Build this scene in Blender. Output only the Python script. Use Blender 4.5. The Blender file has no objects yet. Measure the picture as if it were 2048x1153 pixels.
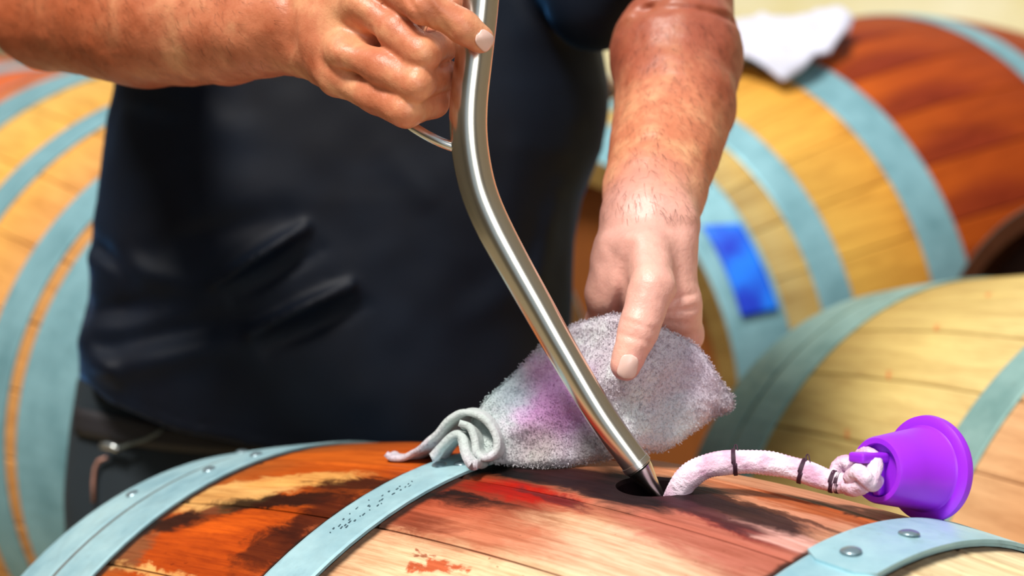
import bpy, bmesh, math, random
import numpy as np
from mathutils import Vector, Matrix
random.seed(7); rng = np.random.default_rng(7)
PI = math.pi
scene = bpy.context.scene
COL = scene.collection

# ------------------------------------------------------------------ camera
FPX = 3341.6
CAM = np.array([0.0, -1.00293, 0.2466])
RT = np.array([0.9967, 0.08115, 0.0]); UP = np.array([-0.01004, 0.12333, 0.99231]); FW = np.array([-0.08053, 0.98904, -0.12374])
cam_d = bpy.data.cameras.new('camera'); cam = bpy.data.objects.new('camera', cam_d); COL.objects.link(cam)
cam_d.sensor_width = 36; cam_d.lens = FPX/2048*36; cam_d.clip_start = 0.05
cam.matrix_world = Matrix(((RT[0], UP[0], -FW[0], CAM[0]), (RT[1], UP[1], -FW[1], CAM[1]), (RT[2], UP[2], -FW[2], CAM[2]), (0, 0, 0, 1)))
cam_d.dof.use_dof = True; cam_d.dof.focus_distance = 1.02; cam_d.dof.aperture_fstop = 4.8
scene.camera = cam
# ------------------------------------------------------------------ light
vs = scene.view_settings
vs.view_transform = 'Standard'; vs.look = 'None'; vs.gamma = 1; vs.use_curve_mapping = False; vs.exposure = 0.0
w = bpy.data.worlds.new('sky'); scene.world = w; w.use_nodes = True
bg = w.node_tree.nodes['Background']; bg.inputs[0].default_value = (0.72, 0.88, 1.0, 1); bg.inputs[1].default_value = 0.42
def sun(name, rot, strength, angle, col):
    l = bpy.data.lights.new(name, 'SUN'); l.energy = strength; l.angle = math.radians(angle); l.color = col
    o = bpy.data.objects.new(name, l); COL.objects.link(o); o.rotation_euler = [math.radians(a) for a in rot]; o.location = (0, 0, 4)
sun('sun', (24, -18, 0), 4.7, 14, (1.0, 0.95, 0.88))

al = bpy.data.lights.new('added_fill_lamp', 'AREA'); al.shape = 'RECTANGLE'; al.size = 1.5; al.size_y = 2.4; al.energy = 48; al.color = (1.0, .97, .92)  # fill lamp added behind the camera for a highlight on tube and skin
ao = bpy.data.objects.new('added_fill_lamp', al); COL.objects.link(ao); ao.location = (1.5, -3.7, 1.3); ao.rotation_euler = (math.radians(78), 0, math.radians(18))

# ------------------------------------------------------------------ helpers
def W(px, py, d):                       # a measured point: pixel + distance -> place in the room
    return CAM + d*(FW + (px-1024)/FPX*RT - (py-576.5)/FPX*UP)
def V(px, py, d): return Vector(W(px, py, d))
def R(rpx, d): return rpx*d/FPX
def props(o, label=None, cat=None, group=None, kind=None):
    if label: o['label'] = label
    if cat: o['category'] = cat
    if group: o['group'] = group
    if kind: o['kind'] = kind
    return o
def empty(name, loc=(0, 0, 0), rot=None, **k):
    o = bpy.data.objects.new(name, None); COL.objects.link(o); o.location = loc; o.empty_display_size = .05
    if rot is not None: o.rotation_euler = rot
    return props(o, **k)
def link_mesh(name, me, mat, parent=None, smooth=True, **k):
    o = bpy.data.objects.new(name, me); COL.objects.link(o)
    if mat and not me.materials: me.materials.append(mat)
    if smooth and len(me.polygons):
        me.polygons.foreach_set('use_smooth', np.ones(len(me.polygons), dtype=bool))
    if parent is not None:
        o.parent = parent
    return props(o, **k)
def world_child(o, parent):             # verts are in world space: undo the parent's transform
    o.parent = parent; bpy.context.view_layer.update()
    o.matrix_parent_inverse = parent.matrix_world.inverted()
    return o
def pydata(name, v, f):
    me = bpy.data.meshes.new(name); me.from_pydata([tuple(map(float, p)) for p in v], [], [tuple(map(int, q)) for q in f]); me.update(); return me
def fast_mesh(name, v, quads):
    me = bpy.data.meshes.new(name); v = np.asarray(v, np.float32); q = np.asarray(quads, np.int32)
    me.vertices.add(len(v)); me.vertices.foreach_set('co', v.ravel())
    me.loops.add(q.size); me.loops.foreach_set('vertex_index', q.ravel())
    me.polygons.add(len(q)); me.polygons.foreach_set('loop_start', np.arange(0, q.size, q.shape[1], dtype=np.int32))
    me.update(calc_edges=True); me.validate(); return me
def spline(pts, n):                     # Catmull-Rom through pts (any dimension)
    P = np.array(pts, float); P = np.vstack([2*P[0]-P[1], P, 2*P[-1]-P[-2]]); out = []
    m = len(P)-3
    for s in np.linspace(0, m-1e-9, n):
        i = int(s); t = s-i; a, b, c, d = P[i:i+4]
        out.append(.5*((2*b)+(-a+c)*t+(2*a-5*b+4*c-d)*t*t+(-a+3*b-3*c+d)*t**3))
    return np.array(out)
def tube_geo(path, rad, seg=16, cap=True, disp=None, flat=1.0):
    P = np.array(path, float); n = len(P); rad = np.broadcast_to(rad, n)
    T = np.gradient(P, axis=0); T /= np.linalg.norm(T, axis=1)[:, None]
    u = np.cross(T[0], [0, 0.3, 1.0]); u /= np.linalg.norm(u); v = []; 
    for i in range(n):
        u = u-T[i]*np.dot(u, T[i]); u /= np.linalg.norm(u); w_ = np.cross(T[i], u)
        for j in range(seg):
            a = 2*PI*j/seg; r = rad[i]*(1 if disp is None else disp(i/n, a))
            v.append(P[i]+r*(math.cos(a)*u+flat*math.sin(a)*w_))
    f = [(i*seg+j, i*seg+(j+1) % seg, (i+1)*seg+(j+1) % seg, (i+1)*seg+j) for i in range(n-1) for j in range(seg)]
    if cap:
        f.append(tuple(range(seg))[::-1]); f.append(tuple((n-1)*seg+j for j in range(seg)))
    return v, f
def tube(name, path, rad, mat, parent=None, seg=16, **k):
    v, f = tube_geo(path, rad, seg, disp=k.pop('disp', None), flat=k.pop('flat', 1.0)); o = link_mesh(name, pydata(name, v, f), mat, None, **k)
    bm = bmesh.new(); bm.from_mesh(o.data); bmesh.ops.recalc_face_normals(bm, faces=bm.faces); bm.to_mesh(o.data); bm.free()
    if parent is not None: world_child(o, parent)
    return o
def lathe_geo(prof, seg=48):            # prof: (x along axis, r); axis = +X
    v = []; f = []
    for x, r in prof:
        for j in range(seg):
            a = 2*PI*j/seg; v.append((x, r*math.cos(a), r*math.sin(a)))
    n = len(prof)
    for i in range(n-1):
        for j in range(seg): f.append((i*seg+j, i*seg+(j+1) % seg, (i+1)*seg+(j+1) % seg, (i+1)*seg+j))
    f.append(tuple(range(seg))[::-1]); f.append(tuple((n-1)*seg+j for j in range(seg)))
    return v, f
def box_geo(c, s, rot=None):
    v = []
    for x in (-1, 1):
        for y in (-1, 1):
            for z in (-1, 1):
                p = Vector((x*s[0]/2, y*s[1]/2, z*s[2]/2))
                if rot is not None: p = rot @ p
                v.append(tuple(p+Vector(c)))
    return v, [(0, 1, 3, 2), (4, 6, 7, 5), (0, 4, 5, 1), (2, 3, 7, 6), (0, 2, 6, 4), (1, 5, 7, 3)]
def merge(geos):
    v = []; f = []
    for a, b in geos:
        o = len(v); v += list(a); f += [tuple(i+o for i in q) for q in b]
    return v, f
def vnoise(P, sc, seed=0):              # smooth value noise, vectorised
    P = np.asarray(P)*sc+seed*17.3; I = np.floor(P).astype(np.int64); Fr = P-I; Fr = Fr*Fr*(3-2*Fr); out = 0
    for dx in (0, 1):
        for dy in (0, 1):
            for dz in (0, 1):
                h = (I[..., 0]+dx)*374761393+(I[..., 1]+dy)*668265263+(I[..., 2]+dz)*2147483647
                h = (h ^ (h >> 13))*1274126177 & 0x7fffffff; h = ((h ^ (h >> 16)) & 0xffff)/65535.0
                out = out+h*(Fr[..., 0] if dx else 1-Fr[..., 0])*(Fr[..., 1] if dy else 1-Fr[..., 1])*(Fr[..., 2] if dz else 1-Fr[..., 2])
    return out*2-1

# ------------------------------------------------------------------ materials
def s2l(c): return tuple(((x/255)/12.92 if x/255 <= .04045 else ((x/255+.055)/1.055)**2.4) for x in c)+(1,)
class NT:
    def __init__(s, name):
        s.m = bpy.data.materials.new(name); s.m.use_nodes = True; s.t = s.m.node_tree; s.b = s.t.nodes['Principled BSDF']; s.tc = s.n('ShaderNodeTexCoord')
    def n(s, ty, **k):
        x = s.t.nodes.new(ty)
        for a, b in k.items(): setattr(x, a, b)
        return x
    def l(s, a, b): s.t.links.new(a, b)
    def put(s, sock, v):
        if isinstance(v, bpy.types.NodeSocket): s.l(v, sock)
        else: sock.default_value = v
    def math(s, op, a, b=0.0, clamp=False):
        x = s.n('ShaderNodeMath', operation=op, use_clamp=clamp); s.put(x.inputs[0], a); s.put(x.inputs[1], b); return x.outputs[0]
    def vmap(s, vec, loc=(0, 0, 0), scale=(1, 1, 1), rot=(0, 0, 0)):
        x = s.n('ShaderNodeMapping'); s.l(vec, x.inputs[0]); x.inputs['Location'].default_value = loc; x.inputs['Scale'].default_value = scale; x.inputs['Rotation'].default_value = rot; return x.outputs[0]
    def noise(s, vec, scale, detail=3, rough=.55, dist=0, color=False):
        x = s.n('ShaderNodeTexNoise'); s.l(vec, x.inputs['Vector']); x.inputs['Scale'].default_value = scale; x.inputs['Detail'].default_value = detail
        x.inputs['Roughness'].default_value = rough; x.inputs['Distortion'].default_value = dist; return x.outputs['Color' if color else 'Fac']
    def ramp(s, fac, stops, interp='LINEAR'):
        x = s.n('ShaderNodeValToRGB'); s.put(x.inputs[0], fac); e = x.color_ramp.elements; x.color_ramp.interpolation = interp
        while len(e) < len(stops): e.new(.5)
        for i, (p, c) in enumerate(stops): e[i].position = p; e[i].color = c if not isinstance(c, (int, float)) else (c, c, c, 1)
        return x.outputs[0]
    def mix(s, fac, a, b, mode='MIX'):
        x = s.n('ShaderNodeMix', data_type='RGBA', blend_type=mode); s.put(x.inputs[0], fac); s.put(x.inputs[6], a); s.put(x.inputs[7], b); return x.outputs[2]
    def maprange(s, v, a, b, c=0., d=1., smooth=True):
        x = s.n('ShaderNodeMapRange', interpolation_type='SMOOTHSTEP' if smooth else 'LINEAR'); s.put(x.inputs[0], v)
        for i, q in enumerate((a, b, c, d)): x.inputs[1+i].default_value = q
        return x.outputs[0]
    def bump(s, h, strength=.3, dist=.002):
        x = s.n('ShaderNodeBump'); s.l(h, x.inputs['Height']); x.inputs['Strength'].default_value = strength; x.inputs['Distance'].default_value = dist; s.l(x.outputs[0], s.b.inputs['Normal'])
    def set(s, color=None, rough=None, metal=None, **k):
        if color is not None: s.put(s.b.inputs['Base Color'], color)
        if rough is not None: s.put(s.b.inputs['Roughness'], rough)
        if metal is not None: s.put(s.b.inputs['Metallic'], metal)
        for a, b in k.items(): s.put(s.b.inputs[a], b)
        return s.m
def simple(name, rgb, rough=.6, metal=0., var=.12, vs_=30, bump=.0, **k):
    t = NT(name); c = s2l(rgb); n = t.noise(t.tc.outputs['Object'], vs_, 4)
    col = t.mix(1.0, c, t.ramp(n, [(.3, 1-var), (.7, 1+var*.0+0.0 if False else 1.0)]), 'MULTIPLY')
    if bump: t.bump(n, bump)
    return t.set(col, rough, metal, **k)

def wood_mat(name, stops, L, Rr, stains_and_shade=(), hoop_shade=(), grain=.35, rough=.55, blotch=.5, per_stave=.25):
    """stops: colour along the barrel's length (t/L -1..1); stains: (t, arc, rt, ra, angle, colour, strength, fuzz)"""
    t = NT(name); oc = t.tc.outputs['UV']; sep = t.n('ShaderNodeSeparateXYZ'); t.l(oc, sep.inputs[0])
    wv = t.noise(t.vmap(oc, scale=(6, 14, 1)), 1.0, 4, .6, color=True)
    tt = t.math('ADD', t.math('DIVIDE', sep.outputs[0], 2*L), .5)
    tt = t.math('ADD', tt, t.math('MULTIPLY', t.math('SUBTRACT', wv, .5), .06))
    base = t.ramp(tt, [(min(max(a*.5+.5, 0), 1), s2l(c)) for a, c in stops])
    oi = t.n('ShaderNodeObjectInfo')
    rv = t.math('MULTIPLY_ADD' if False else 'MULTIPLY', oi.outputs['Random'], per_stave); rv = t.math('ADD', rv, 1-per_stave*.6)
    cmb = t.n('ShaderNodeCombineXYZ')
    for i in range(3): t.l(rv, cmb.inputs[i])
    base = t.mix(1.0, base, cmb.outputs[0], 'MULTIPLY')
    if stains_and_shade:
        dn = t.noise(t.vmap(oc, scale=(26, 60, 1)), 1.0, 6, .68, .6, color=True)
        off = t.n('ShaderNodeVectorMath', operation='MULTIPLY_ADD'); t.l(dn, off.inputs[0]); off.inputs[1].default_value = (.085, .034, 0); 
        sub = t.n('ShaderNodeVectorMath', operation='SUBTRACT'); t.l(oc, sub.inputs[0]); sub.inputs[1].default_value = (.0425, .017, 0)
        t.l(sub.outputs[0], off.inputs[2])
        for (ct, ca, rt_, ra_, ang, col, st, fz) in stains_and_shade:
            m = t.n('ShaderNodeMapping', vector_type='TEXTURE'); t.l(off.outputs[0], m.inputs[0]); m.inputs['Location'].default_value = (ct, ca, 0)
            m.inputs['Rotation'].default_value = (0, 0, math.radians(ang)); m.inputs['Scale'].default_value = (rt_, ra_, 1)
            xy = t.n('ShaderNodeVectorMath', operation='MULTIPLY'); t.l(m.outputs[0], xy.inputs[0]); xy.inputs[1].default_value = (1, 1, 0)
            ln = t.n('ShaderNodeVectorMath', operation='LENGTH'); t.l(xy.outputs[0], ln.inputs[0])
            base = t.mix(t.maprange(ln.outputs['Value'], 1-fz, 1+fz, st, 0), base, s2l(col))
    # blotches and grain, drawn out along the stave
    sh = t.n('ShaderNodeVectorMath', operation='ADD'); t.l(oc, sh.inputs[0])
    cm2 = t.n('ShaderNodeCombineXYZ'); t.l(t.math('MULTIPLY', oi.outputs['Random'], 37.), cm2.inputs[0]); t.l(cm2.outputs[0], sh.inputs[1])
    g1 = t.noise(t.vmap(sh.outputs[0], scale=(7, 45, 1)), 1.0, 6, .65, .8)
    base = t.mix(t.maprange(g1, .38, .72, 0, blotch), base, t.mix(1.0, base, (.52, .38, .26, 1), 'MULTIPLY'))
    g2 = t.noise(t.vmap(sh.outputs[0], scale=(14, 260, 1)), 1.0, 5, .7, .3)
    base = t.mix(t.maprange(g2, .40, .66, 0, grain), base, t.mix(1.0, base, (.55, .40, .30, 1), 'MULTIPLY'))
    g3 = t.noise(t.vmap(sh.outputs[0], loc=(3, 5, 0), scale=(9, 80, 1)), 1.0, 4, .6, .5)
    base = t.mix(t.maprange(g3, .58, .80, 0, .35), base, t.mix(1., base, (1.35, 1.3, 1.2, 1), 'MULTIPLY'))
    for gt, gw in hoop_shade:  # dark lines painted along hoop edges in place of the hoops' cast shadow
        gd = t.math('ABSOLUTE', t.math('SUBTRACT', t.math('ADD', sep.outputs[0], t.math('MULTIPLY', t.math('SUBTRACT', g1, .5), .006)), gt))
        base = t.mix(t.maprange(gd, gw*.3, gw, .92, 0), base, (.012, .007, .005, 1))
    sp = t.noise(t.vmap(oc, scale=(150, 230, 1)), 1.0, 2, .5)
    base = t.mix(t.maprange(sp, .70, .76, 0, .6), base, t.mix(1., base, (.30, .16, .10, 1), 'MULTIPLY'))
    t.bump(t.math('ADD', g2, t.math('MULTIPLY', g1, .6)), .45, .0015)
    return t.set(base, rough, 0.0, **{'Specular IOR Level': .14})

def hoop_mat(name, rgb, rgb2, rough=.42, metal=.35):
    t = NT(name); oc = t.tc.outputs['Object']
    n = t.noise(oc, 16, 5, .6); n2 = t.noise(oc, 90, 4, .6)
    c = t.ramp(n, [(.3, s2l(rgb2)), (.62, s2l(rgb))])
    c = t.mix(t.maprange(n2, .55, .75, 0, .35), c, s2l([x*.72 for x in rgb]))
    t.bump(n2, .12, .001)
    return t.set(c, t.ramp(n2, [(.3, rough-.06), (.7, rough+.12)]), metal)

M_HOOP = hoop_mat('galvanised_hoop', (184, 222, 230), (146, 190, 204))
M_HOOP_B = hoop_mat('galvanised_hoop_weathered', (140, 186, 196), (112, 158, 168))
M_HOOP_G = hoop_mat('galvanised_hoop_greenish', (150, 186, 180), (112, 152, 148))
M_RIVET = simple('rivet_steel', (150, 170, 178), .3, .7)
M_HEAD = simple('barrel_head_oak', (150, 84, 28), .7, vs_=18)
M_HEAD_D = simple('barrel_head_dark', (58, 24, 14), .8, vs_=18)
M_STEEL_RACK = simple('rack_steel', (70, 78, 84), .5, .6)

# ------------------------------------------------------------------ barrels
class Barrel:
    def __init__(s, c, phi, tau=0., Rb=.345, RH=.2816, L=.4731):
        s.c = np.array(c, float); s.R, s.RH, s.L, s.phi, s.tau = Rb, RH, L, phi, tau
        s.ax = np.array([math.cos(phi)*math.cos(tau), math.sin(phi)*math.cos(tau), math.sin(tau)])
        s.n = np.array([math.sin(phi), -math.cos(phi), 0.]); s.z = np.cross(s.n, s.ax); s.z *= np.sign(s.z[2])
    def r(s, t): return s.R-(s.R-s.RH)*(np.asarray(t)/s.L)**2
    def P(s, t, a, off=0.):
        t = np.asarray(t, float)[..., None]; a = np.asarray(a, float)[..., None]; r = s.r(t)+off
        return s.c+t*s.ax+r*(np.cos(a)*s.z+np.sin(a)*s.n)
    def hit(s, px, py):
        T, A = np.meshgrid(np.linspace(-s.L, s.L, 240), np.linspace(-PI/2-.6, PI/2+.6, 360)); Q = s.P(T, A)-CAM
        z = Q@FW; x = 1024+FPX*(Q@RT)/z; y = 576.5-FPX*(Q@UP)/z
        N = np.cos(A)[..., None]*s.z+np.sin(A)[..., None]*s.n
        e = np.hypot(x-px, y-py)+((Q*N).sum(-1) > 0)*1e4; i = np.unravel_index(e.argmin(), e.shape)
        return T[i], A[i]
def barrel(B, label, group, mat, hoops, hmat, seed, nst=30, bounds=None, head_mat=None, boards=True, rivets=True):
    """local frame: x along the axis, y towards n (a=+90deg), z up"""
    rr = random.Random(seed)
    root = empty('wine_barrel', B.c, label=label, cat='barrel', group=group)
    m = Matrix(((B.ax[0], B.n[0], B.z[0], B.c[0]), (B.ax[1], B.n[1], B.z[1], B.c[1]), (B.ax[2], B.n[2], B.z[2], B.c[2]), (0, 0, 0, 1)))
    # keep the frame right-handed (x, -n... ) by using y = z x x
    yv = np.cross(B.z, B.ax); m = Matrix([[B.ax[i], yv[i], B.z[i], B.c[i]] for i in range(3)]+[[0, 0, 0, 1]])
    root.matrix_world = m; sg = float(np.sign(np.dot(yv, B.n)))
    th = .027*B.R/.345
    def stave_mesh(a0, a1, nt=28, na=5):
        v = []; f = []; uv = []; g = .0007/B.R; b = .0014
        for layer in (0, 1):
            for i in range(nt+1):
                t = -B.L+2*B.L*i/nt; r = float(B.r(t))-(th if layer else 0)
                for j in range(na+1):
                    a = a0+g+(a1-a0-2*g)*(j/na if na < 5 else (0, .03, .35, .65, .97, 1)[j])
                    q = r-(b if (not layer and j in (0, na)) else 0)
                    v.append((t, sg*q*math.sin(a), q*math.cos(a))); uv.append((t, (a-(2*PI if (a0+a1)/2 > PI else 0))*B.R))
        n1 = (nt+1)*(na+1); ix = lambda l, i, j: l*n1+i*(na+1)+j
        for i in range(nt):
            for j in range(na):
                f.append((ix(0, i, j), ix(0, i+1, j), ix(0, i+1, j+1), ix(0, i, j+1))); f.append((ix(1, i, j), ix(1, i, j+1), ix(1, i+1, j+1), ix(1, i+1, j)))
            f.append((ix(0, i, 0), ix(1, i, 0), ix(1, i+1, 0), ix(0, i+1, 0))); f.append((ix(0, i, na), ix(0, i+1, na), ix(1, i+1, na), ix(1, i, na)))
        for j in range(na):
            f.append((ix(0, 0, j), ix(0, 0, j+1), ix(1, 0, j+1), ix(1, 0, j))); f.append((ix(0, nt, j), ix(1, nt, j), ix(1, nt, j+1), ix(0, nt, j+1)))
        if sg < 0: pass
        me = pydata('stave', v, f); ul = me.uv_layers.new(name='UV')
        li = np.zeros(len(me.loops), dtype=np.int32); me.loops.foreach_get('vertex_index', li); ul.data.foreach_set('uv', np.array(uv)[li].astype(np.float32).ravel())
        bm = bmesh.new(); bm.from_mesh(me); bmesh.ops.recalc_face_normals(bm, faces=bm.faces); bm.to_mesh(me); bm.free()
        return me
    staves = []
    if bounds is None:
        da = 2*PI/nst; base = stave_mesh(-da/2, da/2); base.materials.append(mat)
        for k in range(nst):
            o = link_mesh('stave', base, mat, root); o.rotation_euler = (-sg*k*da, 0, 0); staves.append(o)
    else:
        for a0, a1 in zip(bounds[:-1], bounds[1:]):
            staves.append(link_mesh('stave', stave_mesh(a0, a1, 44, 5), mat, root))
    for o in staves:
        for p in o.data.polygons: p.use_smooth = False
    # heads: planks across, set into the croze
    for s_ in (-1, 1):
        rad = B.RH-th-.001; nb = 6; wv = 2*rad/nb
        for k in range(nb):
            y0 = -rad+k*wv+.0006; y1 = y0+wv-.0012; v = []; n = 7
            for xx in (0, .02):
                for e in range(n):
                    y = y0+(y1-y0)*e/(n-1); v.append((s_*(B.L-.035)-s_*xx, y, math.sqrt(max(rad*rad-y*y, 0))))
                for e in range(n):
                    y = y1-(y1-y0)*e/(n-1); v.append((s_*(B.L-.035)-s_*xx, y, -math.sqrt(max(rad*rad-y*y, 0))))
            q = 2*n; f = [tuple(range(q)), tuple(range(2*q-1, q-1, -1))]+[(i, (i+1) % q, (i+1) % q+q, i+q) for i in range(q)]
            bm = bmesh.new(); bm.from_mesh(pydata('head_board', v, f)); bmesh.ops.recalc_face_normals(bm, faces=bm.faces); me = bpy.data.meshes.new('head_board'); bm.to_mesh(me); bm.free()
            link_mesh('head_board', me, head_mat or M_HEAD, root, smooth=False)
    hs = []
    for (t0, t1, riv) in hoops:
        n = 128; v = []; T0 = .0022
        prof = [(t0, .0004), (t0, T0), (t0+(t1-t0)*.06, T0+.0006), (t1-(t1-t0)*.06, T0+.0006), (t1, T0), (t1, .0004)]
        for j in range(n):
            a = 2*PI*j/n
            for t, o_ in prof:
                q = float(B.r(t))+o_; v.append((t, q*math.sin(a), q*math.cos(a)))
        k = len(prof); f = [(j*k+i, j*k+(i+1) % k, ((j+1) % n)*k+(i+1) % k, ((j+1) % n)*k+i) for j in range(n) for i in range(k)]
        me = pydata('hoop', v, f); bm = bmesh.new(); bm.from_mesh(me); bmesh.ops.recalc_face_normals(bm, faces=bm.faces); bm.to_mesh(me); bm.free()
        h = link_mesh('hoop', me, hmat, root, smooth=False); hs.append(h)
        for (rt_, ra_) in riv: rivet(B, rt_, ra_, h, sg)
    return root, staves, hs, sg
_rv = []
def rivet(B, t, a, parent, sg, r=.0052, up=.0024):
    if not _rv:
        v, f = lathe_geo([(0, .9), (.12, 1.0), (.35, .92), (.55, .7), (.68, .4), (.72, .1)], 14); _rv.append(pydata('rivet', v, f)); _rv[0].materials.append(M_RIVET)
        _rv[0].polygons.foreach_set('use_smooth', np.ones(len(_rv[0].polygons), dtype=bool))
    o = bpy.data.objects.new('rivet', _rv[0]); COL.objects.link(o); o.parent = parent
    q = float(B.r(t))+up; n = Vector((0, sg*math.sin(a), math.cos(a))); rot = n.to_track_quat('X', 'Z').to_matrix().to_4x4()
    o.matrix_local = Matrix.Translation(Vector((t, 0, 0))+n*q) @ rot @ Matrix.Diagonal((r*.6, r, r, 1))
    return o
def wc(*a): return tuple(a)

# ---- setting
def struct(name, v, f, mat): return link_mesh(name, pydata(name, v, f), mat, smooth=False, kind='structure')
FLOOR = -1.08
t = NT('cellar_floor_concrete'); n = t.noise(t.tc.outputs['Object'], 2.5, 6, .6); t.bump(n, .2, .005)
M_FLOOR = t.set(t.ramp(n, [(.3, s2l((120, 105, 80))), (.7, s2l((168, 150, 112)))]), .8)
struct('floor', *box_geo((0, 3, FLOOR-.05), (16, 14, .1)), M_FLOOR)
t = NT('cream_wall'); n = t.noise(t.tc.outputs['Object'], 1.3, 3); 
M_WALL = t.set(t.ramp(n, [(.35, s2l((240, 228, 170))), (.65, s2l((254, 248, 214)))]), .9)
struct('wall_back', *box_geo((0, 7.0, 1.0), (16, .12, 4.4)), M_WALL)

M_ADDED_WALL = simple('added_wall_boards', (150, 136, 116), .9, vs_=3)  # unseen side and front walls, added to give the steel tube its reflections
struct('added_wall_left', *box_geo((-3.6, 1.5, 1.0), (.12, 12, 4.4)), M_ADDED_WALL)
struct('added_wall_right', *box_geo((4.2, 1.5, 1.0), (.12, 12, 4.4)), M_ADDED_WALL)
v, f = merge([box_geo((-2.3, -4.0, 1.0), (2.6, .12, 4.4)), box_geo((3.5, -4.0, 1.0), (1.4, .12, 4.4)), box_geo((.9, -4.0, 2.95), (3.8, .12, .5))])  # gap sized to put a bright stripe on the tube
struct('added_wall_front', v, f, M_ADDED_WALL)

# ---- the barrel in front
B1 = Barrel((.00765, .0089, -.3448), -.7104)
ST = [  # t, arc, rt, ra, angle, colour, strength, fuzz
 (.02, .155, .15, .070, 0, (238, 206, 164), .9, .5),
 (.08, .10, .09, .03, 0, (240, 200, 170), .7, .5),
 (-.25, .17, .10, .07, 0, (184, 72, 10), .97, .35),
 (-.20, .09, .10, .05, 0, (190, 82, 14), .9, .4),
 (-.25, .035, .10, .02, 0, (206, 98, 24), .9, .4),
 (-.30, .115, .055, .024, -14, (228, 176, 106), .95, .22),
 (-.255, .086, .055, .012, -14, (228, 168, 92), .9, .3),
 (-.345, .19, .025, .022, 0, (120, 84, 56), .7, .4),
 (-.325, .155, .05, .012, -18, (34, 18, 12), .95, .35),
 (-.24, .118, .07, .011, -14, (30, 14, 8), .95, .35),
 (-.19, .085, .05, .012, -10, (36, 16, 10), .9, .4),
 (-.18, .13, .026, .030, 0, (66, 22, 8), .9, .45),
 (-.19, .165, .022, .026, 0, (50, 18, 8), .8, .45),
 (-.300, .138, .012, .009, 0, (120, 60, 34), .8, .4),
 (-.26, .150, .04, .012, -8, (214, 92, 16), .8, .5),
 (-.29, .207, .06, .004, 0, (250, 196, 120), .8, .6),
 (-.25, .222, .05, .003, 0, (240, 170, 90), .7, .6),
 (-.085, .075, .065, .028, 0, (128, 42, 22), .92, .45),
 (-.055, .060, .05, .013, 0, (176, 18, 0), .97, .5),
 (-.10, .083, .05, .007, 0, (20, 8, 6), .95, .4),
 (-.10, .026, .085, .022, 0, (8, 3, 4), 1., .3),  # the rag's shadow, painted near black into the wood below its edge
 (-.035, .022, .05, .022, 0, (50, 22, 24), .95, .35),
 (-.06, .11, .08, .022, 0, (196, 96, 66), .8, .5),
 (-.10, .115, .03, .012, 0, (120, 48, 30), .7, .5),
 (-.045, .148, .013, .007, 0, (196, 76, 30), .9, .3),
 (-.062, .140, .006, .003, 0, (150, 60, 30), .8, .4),
 (.10, .055, .11, .030, 6, (186, 104, 88), .9, .4),
 (.135, .033, .05, .010, 6, (232, 178, 170), .85, .5),
 (.09, .040, .04, .005, 5, (150, 60, 56), .8, .4),
 (.012, .014, .045, .036, 4, (24, 12, 16), 1., .3),
 (.05, .004, .035, .012, 6, (30, 16, 20), .95, .4),
 (.07, .012, .06, .013, 6, (40, 20, 26), .95, .35),
 (.06, .030, .05, .009, 8, (66, 32, 40), .9, .35),
 (-.02, .036, .045, .012, 8, (36, 20, 24), .9, .35),
 (-.03, .060, .03, .005, 4, (90, 40, 44), .7, .4),
 (.10, -.03, .09, .014, 0, (172, 82, 34), .9, .45),
 (.12, -.045, .05, .005, 0, (52, 24, 14), .85, .4),
 (.09, .000, .06, .004, 3, (70, 34, 26), .85, .4),
 (.24, -.01, .06, .08, 0, (236, 220, 176), .9, .3),
]
M_W1 = wood_mat('stained_oak_front', [(-1, (150, 92, 40)), (-.45, (186, 82, 20)), (-.33, (180, 84, 40)), (0, (214, 150, 112)), (.25, (206, 138, 110)), (.5, (236, 216, 172)), (1, (220, 196, 140))], B1.L, B1.R, ST, [(-.1185, .009), (-.166, .006), (.1425, .006), (.1895, .008), (-.350, .008)], grain=.6, per_stave=.04, blotch=.5, rough=.55)  # last list: hoop shadow lines painted into the wood
bd = [.157, .372, .60, .86]
a = .86
while a < 2*PI-.12-.2: a += .19+random.random()*.05; bd.append(a)
bd = [x for x in bd if x < 2*PI-.30]+[2*PI-.105, 2*PI+.157]
hoops1 = [(-.4725, -.4155, [(-.445, -.02), (-.445, .34), (-.452, -.16)]), (-.4105, -.353, [(-.389, .213), (-.375, .10)]), (-.1635, -.1205, [(-.150, .134), (-.136, .112)]),
          (.145, .1865, []), (.353, .4105, []), (.4155, .4725, [])]
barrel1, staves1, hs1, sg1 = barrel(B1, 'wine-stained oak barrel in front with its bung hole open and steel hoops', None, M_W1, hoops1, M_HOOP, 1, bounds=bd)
# bung hole, cut through the top stave and bevelled
bung_a = .02
def cut_hole(o):
    v, f = lathe_geo([(-.06, .0235), (-.003, .0235), (.02, .030)], 48)
    cm = pydata('cutter', v, f); co = bpy.data.objects.new('cutter', cm); COL.objects.link(co)
    n = Vector(B1.n*math.sin(bung_a)+B1.z*math.cos(bung_a)); p = Vector(B1.P(.004, bung_a))
    co.matrix_world = Matrix.Translation(p) @ n.to_track_quat('X', 'Z').to_matrix().to_4x4()
    bm = bmesh.new(); bm.from_mesh(cm); bmesh.ops.recalc_face_normals(bm, faces=bm.faces); bm.to_mesh(cm); bm.free()
    md = o.modifiers.new('hole', 'BOOLEAN'); md.object = co; md.operation = 'DIFFERENCE'; md.solver = 'EXACT'
    bpy.context.view_layer.update(); dg = bpy.context.evaluated_depsgraph_get()
    me = bpy.data.meshes.new_from_object(o.evaluated_get(dg)); o.modifiers.clear(); o.data = me; bpy.data.objects.remove(co)
cut_hole(staves1[-1])
props(staves1[-1], label='top stave with the round open bung hole')
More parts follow.
